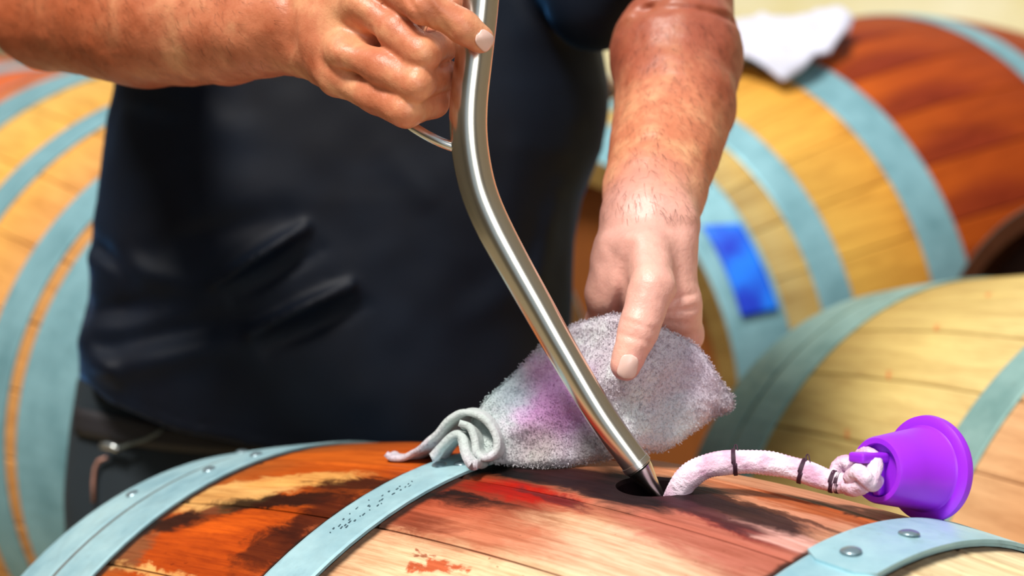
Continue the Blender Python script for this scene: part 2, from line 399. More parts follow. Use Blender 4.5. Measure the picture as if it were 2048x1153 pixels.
# stamped specks on the left bilge hoop and the strap end on the right hoop
def on_b1(t, a, off): return B1.P(t, a, off)
geos = []
rs = random.Random(3)
M_INK = simple('stamp_ink', (52, 78, 88), .7)
for k in range(34):
    px = 560+rs.random()**.8*195; py = 1092-(px-560)*.40+rs.uniform(-13, 13)
    t_, a_ = -.148+rs.uniform(-.005, .010), .42-.20*(k/34)+rs.uniform(-.01, .01)
    s1, s2 = rs.uniform(.0005, .0013), rs.uniform(.0008, .0028)/B1.R
    q = [on_b1(t_+x, a_+y, o_) for o_ in (.0026, .00292) for x, y in ((0, 0), (s1, 0), (s1+.001, s2), (.0006, s2))]
    geos.append((q, [(0, 1, 2, 3), (7, 6, 5, 4), (0, 4, 5, 1), (1, 5, 6, 2), (2, 6, 7, 3), (3, 7, 4, 0)]))
v, f = merge(geos); o = link_mesh('stamped_marks', pydata('stamped_marks', v, f), M_INK, smooth=False); world_child(o, hs1[2]); o['kind'] = 'stuff'
# overlapping strap end on the right hoop
v = []; f = []
aa = np.linspace(-.62, .150, 40)
for a_ in aa:
    e = .0 if a_ < .13 else (a_-.13)/.02*.010
    for t_, o_ in ((.1435+e, .0024), (.1435+e, .0046), (.1875-e, .0046), (.1875-e, .0024)): v.append(on_b1(t_, a_, o_))
for i in range(len(aa)-1):
    for j in range(4): f.append((i*4+j, i*4+(j+1) % 4, (i+1)*4+(j+1) % 4, (i+1)*4+j))
f += [(0, 1, 2, 3), tuple(4*(len(aa)-1)+j for j in (3, 2, 1, 0))]
o = link_mesh('hoop_overlap', pydata('hoop_overlap', v, f), M_HOOP, smooth=False); world_child(o, hs1[3])
for rt_, ra_ in ((.163, .095), (.167, -.053)): rivet(B1, rt_, ra_, hs1[3], sg1, .0062, .0046)
bm = bmesh.new(); bm.from_mesh(o.data); bmesh.ops.recalc_face_normals(bm, faces=bm.faces); bm.to_mesh(o.data); bm.free()

# ---- barrel to the right, just behind
s2 = 1.08
B2 = Barrel(CAM+s2*(np.array([.525, .464, -.271])-CAM), -.986, 0, .345*s2, .2816*s2, .4731*s2)
M_W2 = wood_mat('tan_oak', [(-1, (176, 158, 104)), (-.7, (190, 160, 92)), (-.45, (214, 188, 118)), (-.2, (222, 196, 132)), (-.1, (216, 170, 124)), (.3, (206, 140, 90)), (1, (190, 140, 80))], B2.L, B2.R,
   [(-.31, .13, .035, .05, 0, (150, 128, 60), .7, .5), (-.28, .22, .05, .10, 0, (136, 100, 34), .75, .5), (-.29, .06, .03, .018, 0, (130, 92, 84), .5, .5), (-.24, .03, .006, .006, 0, (222, 120, 60), .8, .4), (-.02, .33, .05, .07, 0, (160, 96, 44), .6, .6)], grain=.3, per_stave=.12, blotch=.45)
h2 = [(a_*s2, b_*s2, []) for a_, b_ in ((-.4725, -.405), (-.400, -.341), (-.090, -.048), (.048, .09), (.341, .400), (.405, .4725))]
barrel(B2, 'pale tan oak barrel behind the purple bung at right', None, M_W2, h2, M_HOOP_G, 2)
# ---- large barrel behind the forearm at right
s3 = 1.45
B3 = Barrel(CAM+s3*(np.array([.268, 1.194, -.02])-CAM), .73, .129, .345*s3, .24*s3, .45*s3)
L3 = .45
def sc(hs, s, L=1.): return [(a*s*L, b*s*L, []) for a, b in hs]
M_W3 = wood_mat('golden_red_oak', [(-1, (150, 120, 66)), (-.84, (196, 172, 112)), (-.72, (206, 166, 84)), (-.66, (222, 172, 78)), (-.47, (222, 156, 60)), (-.38, (184, 84, 18)), (-.2, (166, 70, 14)), (.2, (150, 58, 12)), (1, (150, 70, 30))], B3.L, B3.R,
   [(-.16, .05, .14, .05, 0, (118, 34, 18), .75, .5), (-.10, .40, .10, .05, 0, (205, 110, 60), .6, .5)], grain=.2, per_stave=.16, blotch=.55)
h3 = sc([(-.998, -.866), (-.78, -.70), (-.488, -.375), (.17, .28), (.70, .78), (.866, .998)], s3, L3)
barrel3, _, hs3, sg3 = barrel(B3, 'large golden and red-brown oak barrel with white cloth and blue tape', None, M_W3, h3, M_HOOP_B, 3)
# ---- large barrel at the left, behind the man
s4 = 1.35
B4 = Barrel(CAM+s4*(np.array([-.576, .908, -.078])-CAM), -.96, 0, .345*s4, .256*s4, .56*s4)
M_W4 = wood_mat('orange_tan_oak', [(-1, (196, 96, 50)), (-.1, (214, 110, 56)), (.25, (232, 184, 96)), (.5, (236, 176, 84)), (.75, (222, 160, 96)), (.9, (178, 128, 72)), (1, (150, 110, 70))], B4.L, B4.R,
   [(.34, .15, .02, .02, 0, (190, 100, 50), .6, .6)], grain=.25, per_stave=.12, blotch=.5)
h4 = sc([(.473, .558), (.404, .452), (.264, .312), (.004, .120), (-.20, -.15), (-.558, -.40)], s4)
barrel(B4, 'large orange-tan oak barrel at far left, behind the man', None, M_W4, h4, M_HOOP_B, 4)
# ---- dark-ended barrel between the two at right
B5c = W(2180, 872, 2.25); B5 = Barrel(B5c+.36*np.array([.86, .5103, 0]), .5355, 0, .336, .326, .36)
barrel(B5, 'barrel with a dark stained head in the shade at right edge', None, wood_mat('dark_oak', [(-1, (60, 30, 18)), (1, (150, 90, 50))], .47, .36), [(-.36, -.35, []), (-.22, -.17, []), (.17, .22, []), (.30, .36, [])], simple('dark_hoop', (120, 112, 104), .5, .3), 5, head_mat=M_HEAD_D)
# ---- reddish barrel beyond the left one
B6c = W(-60, 500, 4.6); B6 = Barrel(B6c, -.75, 0, .53, .43, .74)
barrel(B6, 'reddish orange barrel farthest back at top left under the elbow', None, wood_mat('far_red_oak', [(-1, (222, 130, 60)), (0, (206, 96, 60)), (1, (214, 110, 60))], .74, .53), [(-.73, -.62, []), (-.31, -.23, []), (.37, .45, []), (.62, .73, [])], M_HOOP_B, 6)

# white cloth on the big barrel
def skin_patch(B, low, a_back, n=44, m=36, off=.012, amp=.012, seed=5):
    lo = np.array([B.hit(*p) for p in low]); o = np.argsort(lo[:, 0]); lo = lo[o]
    ts = np.linspace(lo[0, 0], lo[-1, 0], n); af = np.interp(ts, lo[:, 0], lo[:, 1]); T = np.repeat(ts[:, None], m, 1); A = a_back+(af-a_back)[:, None]*np.linspace(0, 1, m)[None]
    P0 = B.P(T, A); nz = vnoise(P0, 14, seed)*amp+vnoise(P0, 35, seed+1)*amp*.4
    P1 = B.P(T, A, 0)+(P0-(B.c+T[..., None]*B.ax))/np.linalg.norm(P0-(B.c+T[..., None]*B.ax), axis=-1)[..., None]*(off+np.abs(nz))[..., None]
    return P1
def grid_solid(P, thick_vec=None, th=.003):
    n, m = P.shape[:2]; du = np.gradient(P, axis=0); dv = np.gradient(P, axis=1); N = np.cross(du, dv); N /= np.linalg.norm(N, axis=-1)[..., None]+1e-12
    v = np.concatenate([(P+N*th/2).reshape(-1, 3), (P-N*th/2).reshape(-1, 3)]); k = n*m; f = []
    for i in range(n-1):
        for j in range(m-1):
            a, b, c, d = i*m+j, (i+1)*m+j, (i+1)*m+j+1, i*m+j+1; f.append((a, b, c, d)); f.append((k+a, k+d, k+c, k+b))
    ed = [(i*m, (i+1)*m) for i in range(n-1)]+[((i+1)*m+m-1, i*m+m-1) for i in range(n-1)]+[(j+1, j) for j in range(m-1)]+[((n-1)*m+j, (n-1)*m+j+1) for j in range(m-1)]
    for a, b in ed: f.append((b, a, a+k, b+k))
    return v, f
P = skin_patch(B3, [(1430, 150), (1480, 160), (1520, 172), (1556, 186), (1596, 174), (1636, 146), (1676, 112), (1702, 84)], -.75, off=.022, amp=.03)
M_CLOTH = simple('white_cloth', (206, 206, 222), .9, var=.06)
v, f = grid_solid(P, th=.004)
link_mesh('cloth', pydata('cloth', v, f), M_CLOTH, label='crumpled white cloth draped over the top of the large red-brown barrel', cat='cloth')
# blue tape on the near hoop of the big barrel
tq = [B3.hit(*p) for p in ((1400, 460), (1478, 455), (1548, 620), (1478, 640))]
n, m = 10, 24; P = np.zeros((n, m, 3))
for i in range(n):
    for j in range(m):
        u, q = i/(n-1), j/(m-1); c0 = np.array(tq[0])*(1-u)+np.array(tq[1])*u; c1 = np.array(tq[3])*(1-u)+np.array(tq[2])*u; ta = c0*(1-q)+c1*q; P[i, j] = B3.P(ta[0], ta[1], .006)
t = NT('blue_tape'); n_ = t.noise(t.tc.outputs['Object'], 14, 2); M_BLUE = t.set(t.ramp(n_, [(.42, s2l((0, 52, 200))), (.62, s2l((6, 120, 246)))]), .5)
v, f = grid_solid(P, th=.003); o = link_mesh('blue_tape', pydata('blue_tape', v, f), M_BLUE, label='bright blue patch on the hoop'); world_child(o, hs3[0])

# cradles that carry the barrels
def cradle(B, label):
    root = empty('barrel_rack', (B.c[0], B.c[1], FLOOR), label=label, cat='rack', group='steel racks under the barrels')
    g = []; ax = Vector((math.cos(B.phi), math.sin(B.phi), 0)); nn = Vector((B.n[0], B.n[1], 0)); rot = Matrix((ax, nn, (0, 0, 1))).transposed()
    parts = []
    for s_ in (-.62, .62):
        t_ = s_*B.L; zc = B.c[2]+t_*math.sin(B.tau); rr_ = float(B.r(t_))+(.05 if B.tau else 0); c0 = Vector(B.c)+ax*t_*math.cos(B.tau); n = 18; v = []; 
        path = [Vector((c0.x, c0.y, zc))+nn*(rr_+.018)*math.sin(x)-Vector((0, 0, 1))*(rr_+.018)*math.cos(x) for x in np.linspace(-.7, .7, n)]
        tube('saddle', [tuple(p) for p in path], .014, M_STEEL_RACK, root, 8)
        for e in (0, -1):
            p = path[e]; tube('leg', [tuple(p), (p.x, p.y, (p.z+FLOOR)/2), (p.x, p.y, FLOOR)], .014, M_STEEL_RACK, root, 8)
for B, nm in ((B1, 'front'), (B2, 'right'), (B3, 'big right'), (B4, 'big left'), (B5, 'dark-ended'), (B6, 'farthest')): cradle(B, 'grey steel tube rack carrying the %s barrel' % nm)

# ------------------------------------------------------------------ filling wand
t = NT('brushed_stainless'); nn_ = t.noise(t.vmap(t.tc.outputs['Object'], scale=(1, 1, 1)), 400, 2); M_SS = t.set(s2l((226, 222, 212)), .24, 1.0)
M_SS2 = simple('polished_stainless', (232, 230, 224), .26, 1.0, var=.03)
wand = empty('filling_wand', W(1318, 985, 1.03), label='bent stainless steel filling wand held over the open bung hole', cat='filling tool')
cp = [(972, -150, 1.02), (966, -60, 1.02), (958, 30, 1.02), (947, 120, 1.02), (938, 200, 1.02), (937, 265, 1.02), (945, 330, 1.022), (960, 390, 1.024), (985, 450, 1.025), (1022, 520, 1.026), (1070, 605, 1.027), (1125, 702, 1.028), (1200, 828, 1.029), (1277, 935, 1.03)]
sp = spline(cp, 120); pth = [W(*p) for p in sp]
rr_ = np.interp(np.arange(120), [0, 40, 75, 119], [.0112, .0117, .0112, .0088])
tube('wand_tube', pth, rr_, M_SS, wand, 40)
d = np.array(pth[-1])-np.array(pth[-4]); d /= np.linalg.norm(d)
def along(name, p0, dr, prof, mat, parent, seg=40, **k):
    v, f = lathe_geo(prof, seg); q = Vector(dr).to_track_quat('X', 'Z').to_matrix(); v = [tuple(q @ Vector(x)+Vector(p0)) for x in v]
    o = link_mesh(name, pydata(name, v, f), mat, **k); world_child(o, parent)
    bm = bmesh.new(); bm.from_mesh(o.data); bmesh.ops.recalc_face_normals(bm, faces=bm.faces); bm.to_mesh(o.data); bm.free()
    md = o.modifiers.new('edge', 'EDGE_SPLIT'); md.split_angle = math.radians(35); return o
along('nozzle_collar', pth[-1]-d*.004, d, [(0, .0088), (0, .0094), (.0035, .0094), (.004, .0086), (.0045, .0086)], M_SS2, wand)
p_tip = W(1319, 992, 1.035); dt = p_tip-pth[-1]; ln = np.linalg.norm(dt); dt /= ln
along('nozzle_tip', pth[-1], dt, [(0, .0084), (.003, .0080), (ln*.5, .0055), (ln, .0032), (ln+.001, .002)], M_SS2, wand)
along('wand_collar', W(967, -8, 1.02), W(972, -80, 1.02)-W(967, -8, 1.02), [(0, .0112), (0, .0135), (.012, .0135), (.012, .0112)], M_SS2, wand)
tube('trigger_bar', [W(*p) for p in spline([(912, 296, 1.02), (880, 284, 1.02), (845, 266, 1.022), (815, 244, 1.025), (803, 215, 1.032), (812, 150, 1.035), (850, 40, 1.035), (895, -60, 1.03), (960, -100, 1.02)], 50)], .0032, M_SS2, wand, 14)

# ------------------------------------------------------------------ bung on its cord
t = NT('purple_silicone'); M_SIL = t.set(s2l((158, 40, 226)), .38, 0.0, **{'Subsurface Weight': .25, 'Subsurface Radius': (.02, .005, .03), 'Subsurface Scale': .3})
pf = W(1856, 938, 1.005); ps = W(1752, 941, .978); da_ = ps-pf; Lb = np.linalg.norm(da_); da_ /= Lb
bung = empty('barrel_bung', pf, label='purple silicone barrel bung lying on its side on the front barrel', cat='bung')
along('bung_body', pf, da_, [(-.004, .026), (-.004, .0295), (-.0025, .0316), (0, .0322), (.0028, .0318), (.0042, .0295), (.0046, .0262), (.0060, .0250), (Lb*.6, .0222), (Lb-.002, .0198), (Lb, .0188), (Lb, .0158), (Lb-.0045, .0152), (Lb-.0045, .004)], M_SIL, bung, 64)
# post with a cross bar that the cord is tied to
xc = W(1718, 921, .972); side = np.cross(da_, UP); side /= np.linalg.norm(side); upv = np.cross(side, da_)
cs = pf+da_*(Lb-.006)
q = Matrix((Vector(da_), Vector(side), Vector(np.cross(da_, side)))).transposed()
g = []
pc = cs+upv*(.0075 if upv[2] > 0 else -.0075)
g.append(box_geo(pc+da_*.009, (.030, .012, .006), q))
g.append(box_geo(cs+da_*.001-upv*np.sign(upv[2])*.004, (.010, .006, .022), q))
v, f = merge(g); o = link_mesh('cord_lug', pydata('cord_lug', v, f), M_SIL, smooth=False); world_child(o, bung)
md = o.modifiers.new('bev', 'BEVEL'); md.width = .0018; md.segments = 3
t = NT('cord_cotton'); oc = t.tc.outputs['UV']; sepx = t.noise(t.tc.outputs['Object'], 240, 3); n2 = t.noise(t.tc.outputs['Object'], 60, 3)
t.bump(sepx, .9, .002); M_CORD = t.set(t.ramp(n2, [(.35, s2l((206, 158, 186))), (.62, s2l((244, 220, 236)))]), .9)
rope = empty('cord', W(1500, 925, 1.0), label='thick pinkish white braided cord running from the bung hole to the purple bung', cat='cord')
rp = spline([(1345, 1030, 1.02), (1352, 1000, 1.012), (1372, 960, 1.006), (1412, 934, 1.003), (1470, 925, 1.0), (1535, 927, .997), (1598, 941, .993), (1652, 960, .987), (1690, 968, .982), (1722, 962, .974)], 150)
rr = np.interp(np.linspace(0, 1, 150), [0, .15, .5, .75, .87, .93, 1], [.0074, .0078, .0074, .0070, .0060, .0050, .0056])
def braid(u, a): return 1+.07*math.sin(u*230+2*a)*math.sin(u*230-2*a)+.03*math.sin(u*900)
tube('cord_body', [W(*p) for p in rp], rr, M_CORD, rope, 28, disp=braid)
tube('cord_knot', [W(*p) for p in spline([(1694, 974, .978), (1716, 975, .970), (1738, 958, .966), (1748, 930, .972), (1738, 912, .984), (1722, 916, .990)], 50)], .0052, M_CORD, rope, 20, disp=braid)
tube('cord_knot', [W(*p) for p in spline([(1700, 958, .974), (1716, 945, .966), (1728, 955, .962), (1742, 968, .966), (1752, 962, .974)], 40)], .0048, M_CORD, rope, 18, disp=braid)
tube('cord_knot', [W(*p) for p in spline([(1678, 962, .990), (1674, 940, .992), (1688, 926, .990), (1704, 932, .986)], 30)], .0046, M_CORD, rope, 16, disp=braid)
M_TIE = simple('dark_tie', (58, 22, 46), .6)
for k, (px, py, dd, rd) in enumerate(((1471, 924, 1.0, .0077), (1604, 943, .992, .0074), (1664, 962, .985, .0064), (1676, 965, .983, .0060))):
    i = int(np.argmin(np.abs(rp[:, 0]-px))); c0 = W(*rp[i]); T = W(*rp[min(i+1, 149)])-W(*rp[i-1]); T /= np.linalg.norm(T); u = np.cross(T, UP); u /= np.linalg.norm(u); w_ = np.cross(u, T)
    pts = [c0+T*((x/18.85-.5)*.0022)+rd*(math.cos(x)*u+math.sin(x)*w_) for x in np.linspace(0, 18.85, 84)]
    tube('thread_tie', pts, .0006, M_TIE, rope, 6)
    if k < 2:
        top = c0+rd*w_
        tube('thread_tie', spline([top-FW*.004-UP*.003, top-FW*.002+UP*.0005, top+UP*.0025+RT*.0008, top+UP*.0022+RT*.0020, top-FW*.004-UP*.002+RT*.0022], 20), .0004, M_TIE, rope, 6)

# ------------------------------------------------------------------ signed distance body
def cap(a, b, ra, rb): return ('c', np.array(a), np.array(b), ra, rb)
def K(p, q, rp_, rq): return cap(W(*p), W(*q), R(rp_, p[2]), R(rq, q[2]))
def dcap(P, c):
    _, a, b, ra, rb = c; ab = b-a; h = np.clip(((P-a)@ab)/(ab@ab+1e-12), 0, 1); d_ = P-a-h[:, None]*ab
    return np.sqrt((d_*d_).sum(1))-(ra+(rb-ra)*h)
def smin(a, b, k):
    h = np.maximum(k-np.abs(a-b), 0)/k; return np.minimum(a, b)-h*h*k*.25
def chain(pts): return [K(pts[i][:3], pts[i+1][:3], pts[i][3], pts[i+1][3]) for i in range(len(pts)-1)]
def surface_nets(f, lo, hi, h, Bk=8, lip=1.5):
    lo = np.array(lo, float); hi = np.array(hi, float); nb = np.ceil((hi-lo)/(h*Bk)).astype(int)
    g = np.stack(np.meshgrid(*[np.arange(k) for k in nb], indexing='ij'), -1).reshape(-1, 3)
    cen = lo+(g+.5)*h*Bk; keep = []
    for s_ in range(0, len(cen), 200000): keep.append(np.abs(f(cen[s_:s_+200000])) < h*Bk*.87*lip+.004)
    g = g[np.concatenate(keep)]; n1 = Bk+1
    loc = np.stack(np.meshgrid(*[np.arange(n1)]*3, indexing='ij'), -1).reshape(-1, 3)
    N = 1 << 20; V_, KY, FQ = [], [], []; base = 0; quads = []
    edges = [(0, 0, 0, 1, 0, 0), (0, 1, 0, 1, 1, 0), (0, 0, 1, 1, 0, 1), (0, 1, 1, 1, 1, 1), (0, 0, 0, 0, 1, 0), (1, 0, 0, 1, 1, 0), (0, 0, 1, 0, 1, 1), (1, 0, 1, 1, 1, 1), (0, 0, 0, 0, 0, 1), (1, 0, 0, 1, 0, 1), (0, 1, 0, 0, 1, 1), (1, 1, 0, 1, 1, 1)]
    for s_ in range(0, len(g), 400):
        gb = g[s_:s_+400]; ii = gb[:, None, :]*Bk+loc[None]; P = lo+ii.reshape(-1, 3)*h; val = f(P).reshape(len(gb), n1, n1, n1)
        sgn = val < 0; cnt = sum(sgn[:, x:x+Bk, y:y+Bk, z:z+Bk].astype(np.int8) for x in (0, 1) for y in (0, 1) for z in (0, 1))
        act = np.argwhere((cnt > 0) & (cnt < 8))
        if not len(act): continue
        b_, i, j, k = act.T; acc = np.zeros((len(act), 3)); num = np.zeros(len(act))
        for e in edges:
            va = val[b_, i+e[0], j+e[1], k+e[2]]; vb = val[b_, i+e[3], j+e[4], k+e[5]]; c_ = (va < 0) != (vb < 0)
            t_ = np.where(c_, va/np.where(c_, va-vb, 1), 0); pa = np.array(e[:3]); pb = np.array(e[3:])
            acc += c_[:, None]*(pa+t_[:, None]*(pb-pa)); num += c_
        cell = gb[b_]*Bk+act[:, 1:]; V_.append(lo+(cell+acc/num[:, None])*h); KY.append((cell[:, 0]*N+cell[:, 1])*N+cell[:, 2])
        s0 = val[b_, i, j, k] < 0
        for ax_ in range(3):
            dd = [0, 0, 0]; dd[ax_] = 1; s1 = val[b_, i+dd[0], j+dd[1], k+dd[2]] < 0; m = s0 != s1
            if m.any(): FQ.append(np.column_stack([cell[m], np.full(m.sum(), ax_), s0[m]]))
    V_ = np.concatenate(V_); KY = np.concatenate(KY); FQ = np.concatenate(FQ); o = np.argsort(KY); ks = KY[o]; out = []
    for ax_ in range(3):
        q = FQ[FQ[:, 3] == ax_]; c_ = q[:, :3]; u = np.zeros(3, int); v = np.zeros(3, int); u[(ax_+1) % 3] = 1; v[(ax_+2) % 3] = 1
        idx = []; ok = np.ones(len(q), bool)
        for off in (0*u, -u, -u-v, -v):
            cc = c_+off; ky = (cc[:, 0]*N+cc[:, 1])*N+cc[:, 2]; p = np.clip(np.searchsorted(ks, ky), 0, len(ks)-1); ok &= ks[p] == ky; idx.append(o[p])
        idx = np.stack(idx, 1)[ok]; s_ = q[ok, 4].astype(bool); idx[s_] = idx[s_][:, ::-1]; out.append(idx[:, ::-1] if True else idx)
    return V_, np.concatenate(out)

# right arm of the man (left in the photo)
CRE = []                                # creases: (a, b, width, depth)
def crease(p, q, w_=.0016, dep=.0012): CRE.append((W(*p), W(*q), w_, dep))
arm_r = [K((95, 28, 1.30), (290, 35, 1.215), 106, 140), K((290, 35, 1.215), (450, 52, 1.15), 140, 116), K((450, 52, 1.15), (590, 52, 1.10), 116, 94),
         K((120, -60, 1.31), (260, -10, 1.25), 110, 110)]
shR = (215, -330, 1.60)
arm_r += [K((95, 22, 1.30), shR, 108, 120)]
palm_r = [K((600, 0, 1.10), (742, -48, 1.04), 50, 40), K((600, 28, 1.095), (722, 14, 1.033), 50, 37), K((602, 70, 1.095), (690, 98, 1.037), 50, 34), K((606, 100, 1.10), (674, 152, 1.052), 44, 33),
          K((620, 40, 1.13), (720, 60, 1.09), 60, 55), K((650, 58, 1.065), (752, 72, 1.045), 50, 38), K((645, 108, 1.07), (728, 150, 1.05), 42, 34), K((750, 30, 1.07), (846, 84, 1.05), 46, 32), K((740, 120, 1.07), (836, 176, 1.05), 42, 34)]
fing_r = [chain([(745, -45, 1.035, 38), (850, 12, .992, 37), (925, 54, .993, 31), (960, 79, .996, 28)]),
          chain([(722, 16, 1.030, 38), (790, 62, 1.012, 37), (844, 106, 1.000, 36), (888, 90, 1.036, 29), (905, 80, 1.07, 24)]),
          chain([(690, 100, 1.033, 36), (770, 136, 1.014, 36), (832, 167, 1.000, 35), (880, 153, 1.034, 30), (895, 140, 1.06, 24)]),
          chain([(674, 152, 1.050, 36), (752, 192, 1.026, 35), (812, 222, 1.008, 33), (866, 208, 1.038, 28), (885, 186, 1.06, 23)]),
          chain([(640, -20, 1.12, 44), (760, -35, 1.10, 34), (850, -10, 1.075, 29), (905, 15, 1.06, 24)])]
for x0, y0, x1, y1 in ((838, 2, 866, 40), (848, -4, 876, 32), (830, 14, 852, 46)): crease((x0, y0, .98), (x1, y1, .98), .0018, .0018)
crease((586, 20, 1.07), (602, 120, 1.07), .004, .0010); crease((572, 0, 1.07), (580, 60, 1.07), .004, .0007)
dents = [((706, 62, 1.02), .013, .005), ((760, 128, 1.03), .010, .002), ((330, 100, 1.12), .03, .003), ((200, 10, 1.18), .02, .003), ((540, 110, 1.07), .015, .003)]
bumps = [((684, 104, 1.022), .008, .0035), ((722, 12, 1.015), .011, .003), ((845, 112, .99), .009, .0015), ((832, 172, .985), .008, .0015), ((814, 226, .99), .008, .0015)]
# left arm (right in the photo)
arm_l = [K((1352, 110, 1.275), (1350, 210, 1.235), 124, 120), K((1350, 210, 1.235), (1308, 385, 1.155), 120, 102), K((1308, 385, 1.155), (1297, 460, 1.125), 102, 90)]
shL = (1150, -390, 1.60)
arm_l += [K((1365, 40, 1.30), (1352, 110, 1.275), 100, 124), K((1375, -20, 1.32), shL, 92, 130)]
palm_l = [K((1297, 460, 1.125), (1285, 560, 1.10), 88, 70), K((1240, 520, 1.115), (1222, 590, 1.115), 52, 48), K((1330, 520, 1.11), (1350, 610, 1.105), 55, 48), K((1290, 560, 1.12), (1280, 610, 1.13), 80, 60)]
fing_l = [chain([(1288, 500, 1.09, 54), (1303, 575, 1.064, 46), (1277, 665, 1.052, 39), (1252, 730, 1.048, 31)]),
          chain([(1352, 605, 1.105, 47), (1366, 668, 1.125, 40), (1330, 742, 1.122, 31), (1285, 775, 1.112, 27)]),
          chain([(1310, 600, 1.135, 45), (1318, 690, 1.15, 36), (1270, 742, 1.14, 30), (1235, 758, 1.13, 26)]),
          chain([(1262, 598, 1.14, 44), (1262, 680, 1.16, 34), (1218, 722, 1.15, 29), (1190, 732, 1.14, 25)]),
          chain([(1216, 585, 1.12, 40), (1205, 645, 1.14, 33), (1185, 690, 1.14, 27), (1170, 705, 1.135, 24)])]
for y0 in (655, 668, 682): crease((1262, y0-8, 1.035), (1318, y0+8, 1.035), .0020, .0017)
crease((1352, 600, 1.08), (1385, 590, 1.08), .002, .0018); crease((1345, 625, 1.08), (1392, 618, 1.08), .002, .0018); crease((1340, 645, 1.08), (1396, 652, 1.08), .0022, .0016)
crease((1255, 520, 1.07), (1243, 600, 1.09), .0035, .0035); crease((1330, 650, 1.075), (1352, 612, 1.075), .003, .003); crease((1300, 15, 1.24), (1462, 38, 1.26), .004, .004); crease((1240, 55, 1.24), (1300, 15, 1.24), .004, .003)
crease((1225, 455, 1.09), (1370, 450, 1.09), .005, .0012)
dents += [((1365, 620, 1.07), .010, .003), ((1340, 130, 1.17), .022, .005), ((1300, 90, 1.18), .02, .004), ((1258, 400, 1.09), .018, .002)]
bumps += [((1385, 440, 1.10), .014, .004), ((1300, 560, 1.045), .014, .002)]
CRE = [(a_, b_, w_, dp) for a_, b_, w_, dp in CRE]
def on_arm(items):
    return [(W(*p), r_, a_) for p, r_, a_ in items]
dents = on_arm(dents); bumps = on_arm(bumps)
neck = np.array([-.27, .66, .47])
def C3(x, y, z): return np.array([x, y, z])
chest = [cap(W(*shR), W(*shL), .055, .055), cap((W(*shR)+W(*shL))/2, (W(*shR)+W(*shL))/2+np.array([0, -.01, .13]), .06, .056)]
hb = (W(*shR)+W(*shL))/2+np.array([-.0, -.05, .24])
head = [cap(hb+C3(0, .03, .03), hb+C3(0, -.02, .02), .082, .074), cap(hb+C3(0, -.03, -.03), hb+C3(0, -.055, -.075), .055, .034), cap(hb+C3(0, -.095, .0), hb+C3(0, -.115, -.035), .009, .014),
        cap(hb+C3(-.08, .01, -.01), hb+C3(-.082, .012, -.04), .014, .009), cap(hb+C3(.08, .01, -.01), hb+C3(.082, .012, -.04), .014, .009), cap(hb+C3(-.03, -.088, -.062), hb+C3(.03, -.088, -.062), .008, .008)]
def group(P, base, k1, fingers, kf, k2):
    d_ = None
    for c_ in base: x = dcap(P, c_); d_ = x if d_ is None else smin(d_, x, .004 if any(c_ is y for y in ARM3) else k1)
    fd = None
    for ch in fingers:
        e = None
        for c_ in ch: x = dcap(P, c_); e = x if e is None else smin(e, x, .004)
        fd = e if fd is None else smin(fd, e, kf)
    if fd is not None: d_ = smin(d_, fd, k2)
    return d_
def detail(P, d_):
    near = np.abs(d_) < .02
    if not near.any(): return d_
    Q = P[near]; x = d_[near].copy()
    for a_, b_, w_, dp in CRE:
        ab = b_-a_; h = np.clip(((Q-a_)@ab)/(ab@ab), 0, 1); q = Q-a_-h[:, None]*ab
        # creases act along the view-independent nearest surface: use the distance across the crease line
        perp = np.sqrt(np.maximum((q*q).sum(1), 0)); x += dp*np.exp(-np.maximum(perp-.010, 0)**2/(2*.004**2))*np.exp(-(np.abs(q@np.cross(ab/np.linalg.norm(ab), FW))/w_)**2)
    for c_, r_, a_ in dents: x += a_*np.exp(-((Q-c_)**2).sum(1)/(r_*r_))
    for c_, r_, a_ in bumps: x -= a_*np.exp(-((Q-c_)**2).sum(1)/(r_*r_))
    x += vnoise(Q, 55, 3)*.0009+vnoise(Q, 140, 4)*.0004
    d_ = d_.copy(); d_[near] = x; return d_
bxR = (W(-60, 330, 1.0), W(1000, -200, 1.35))
def bbox(pr, pad=.03):
    a_ = np.array([np.minimum(c_[1], c_[2])-max(c_[3], c_[4]) for c_ in pr]).min(0)-pad; b_ = np.array([np.maximum(c_[1], c_[2])+max(c_[3], c_[4]) for c_ in pr]).max(0)+pad; return a_, b_
GR = arm_r+palm_r+[c_ for ch in fing_r for c_ in ch]; GL = arm_l+palm_l+[c_ for ch in fing_l for c_ in ch]; GT = chest+head
boxes = [bbox(GR), bbox(GL), bbox(GT)]
ARM3 = arm_r[:3]+arm_l[:3]
def body_sdf(P):
    out = np.full(len(P), 1.0)
    for g_, bx in enumerate(boxes):
        dist = np.linalg.norm(np.maximum(np.maximum(bx[0]-P, P-bx[1]), 0), axis=1); inn = dist < 1e-9
        out = np.where(inn, out, np.minimum(out, dist+.03))
        if not inn.any(): continue
        Q = P[inn]
        if g_ == 0: x = group(Q, arm_r+palm_r, .014, fing_r, .0022, .008)
        elif g_ == 1: x = group(Q, arm_l+palm_l, .016, fing_l, .002, .009)
        else: x = group(Q, GT, .02, [], 0, 0)
        if g_ < 2: x = detail(Q, x)
        out[inn] = np.minimum(out[inn], x)
    return out
lo = np.min([b_[0] for b_ in boxes], 0); hi = np.max([b_[1] for b_ in boxes], 0)
vv, qq = surface_nets(body_sdf, lo, hi, .0017)
t = NT('skin'); oc = t.tc.outputs['Object']
n1_ = t.noise(oc, 26, 4, .6); n2_ = t.noise(oc, 160, 4, .65); n3_ = t.noise(t.vmap(oc, scale=(1, 1, 1)), 420, 3)
c = t.ramp(n1_, [(.30, s2l((182, 98, 64))), (.50, s2l((206, 126, 90))), (.68, s2l((230, 164, 120)))])
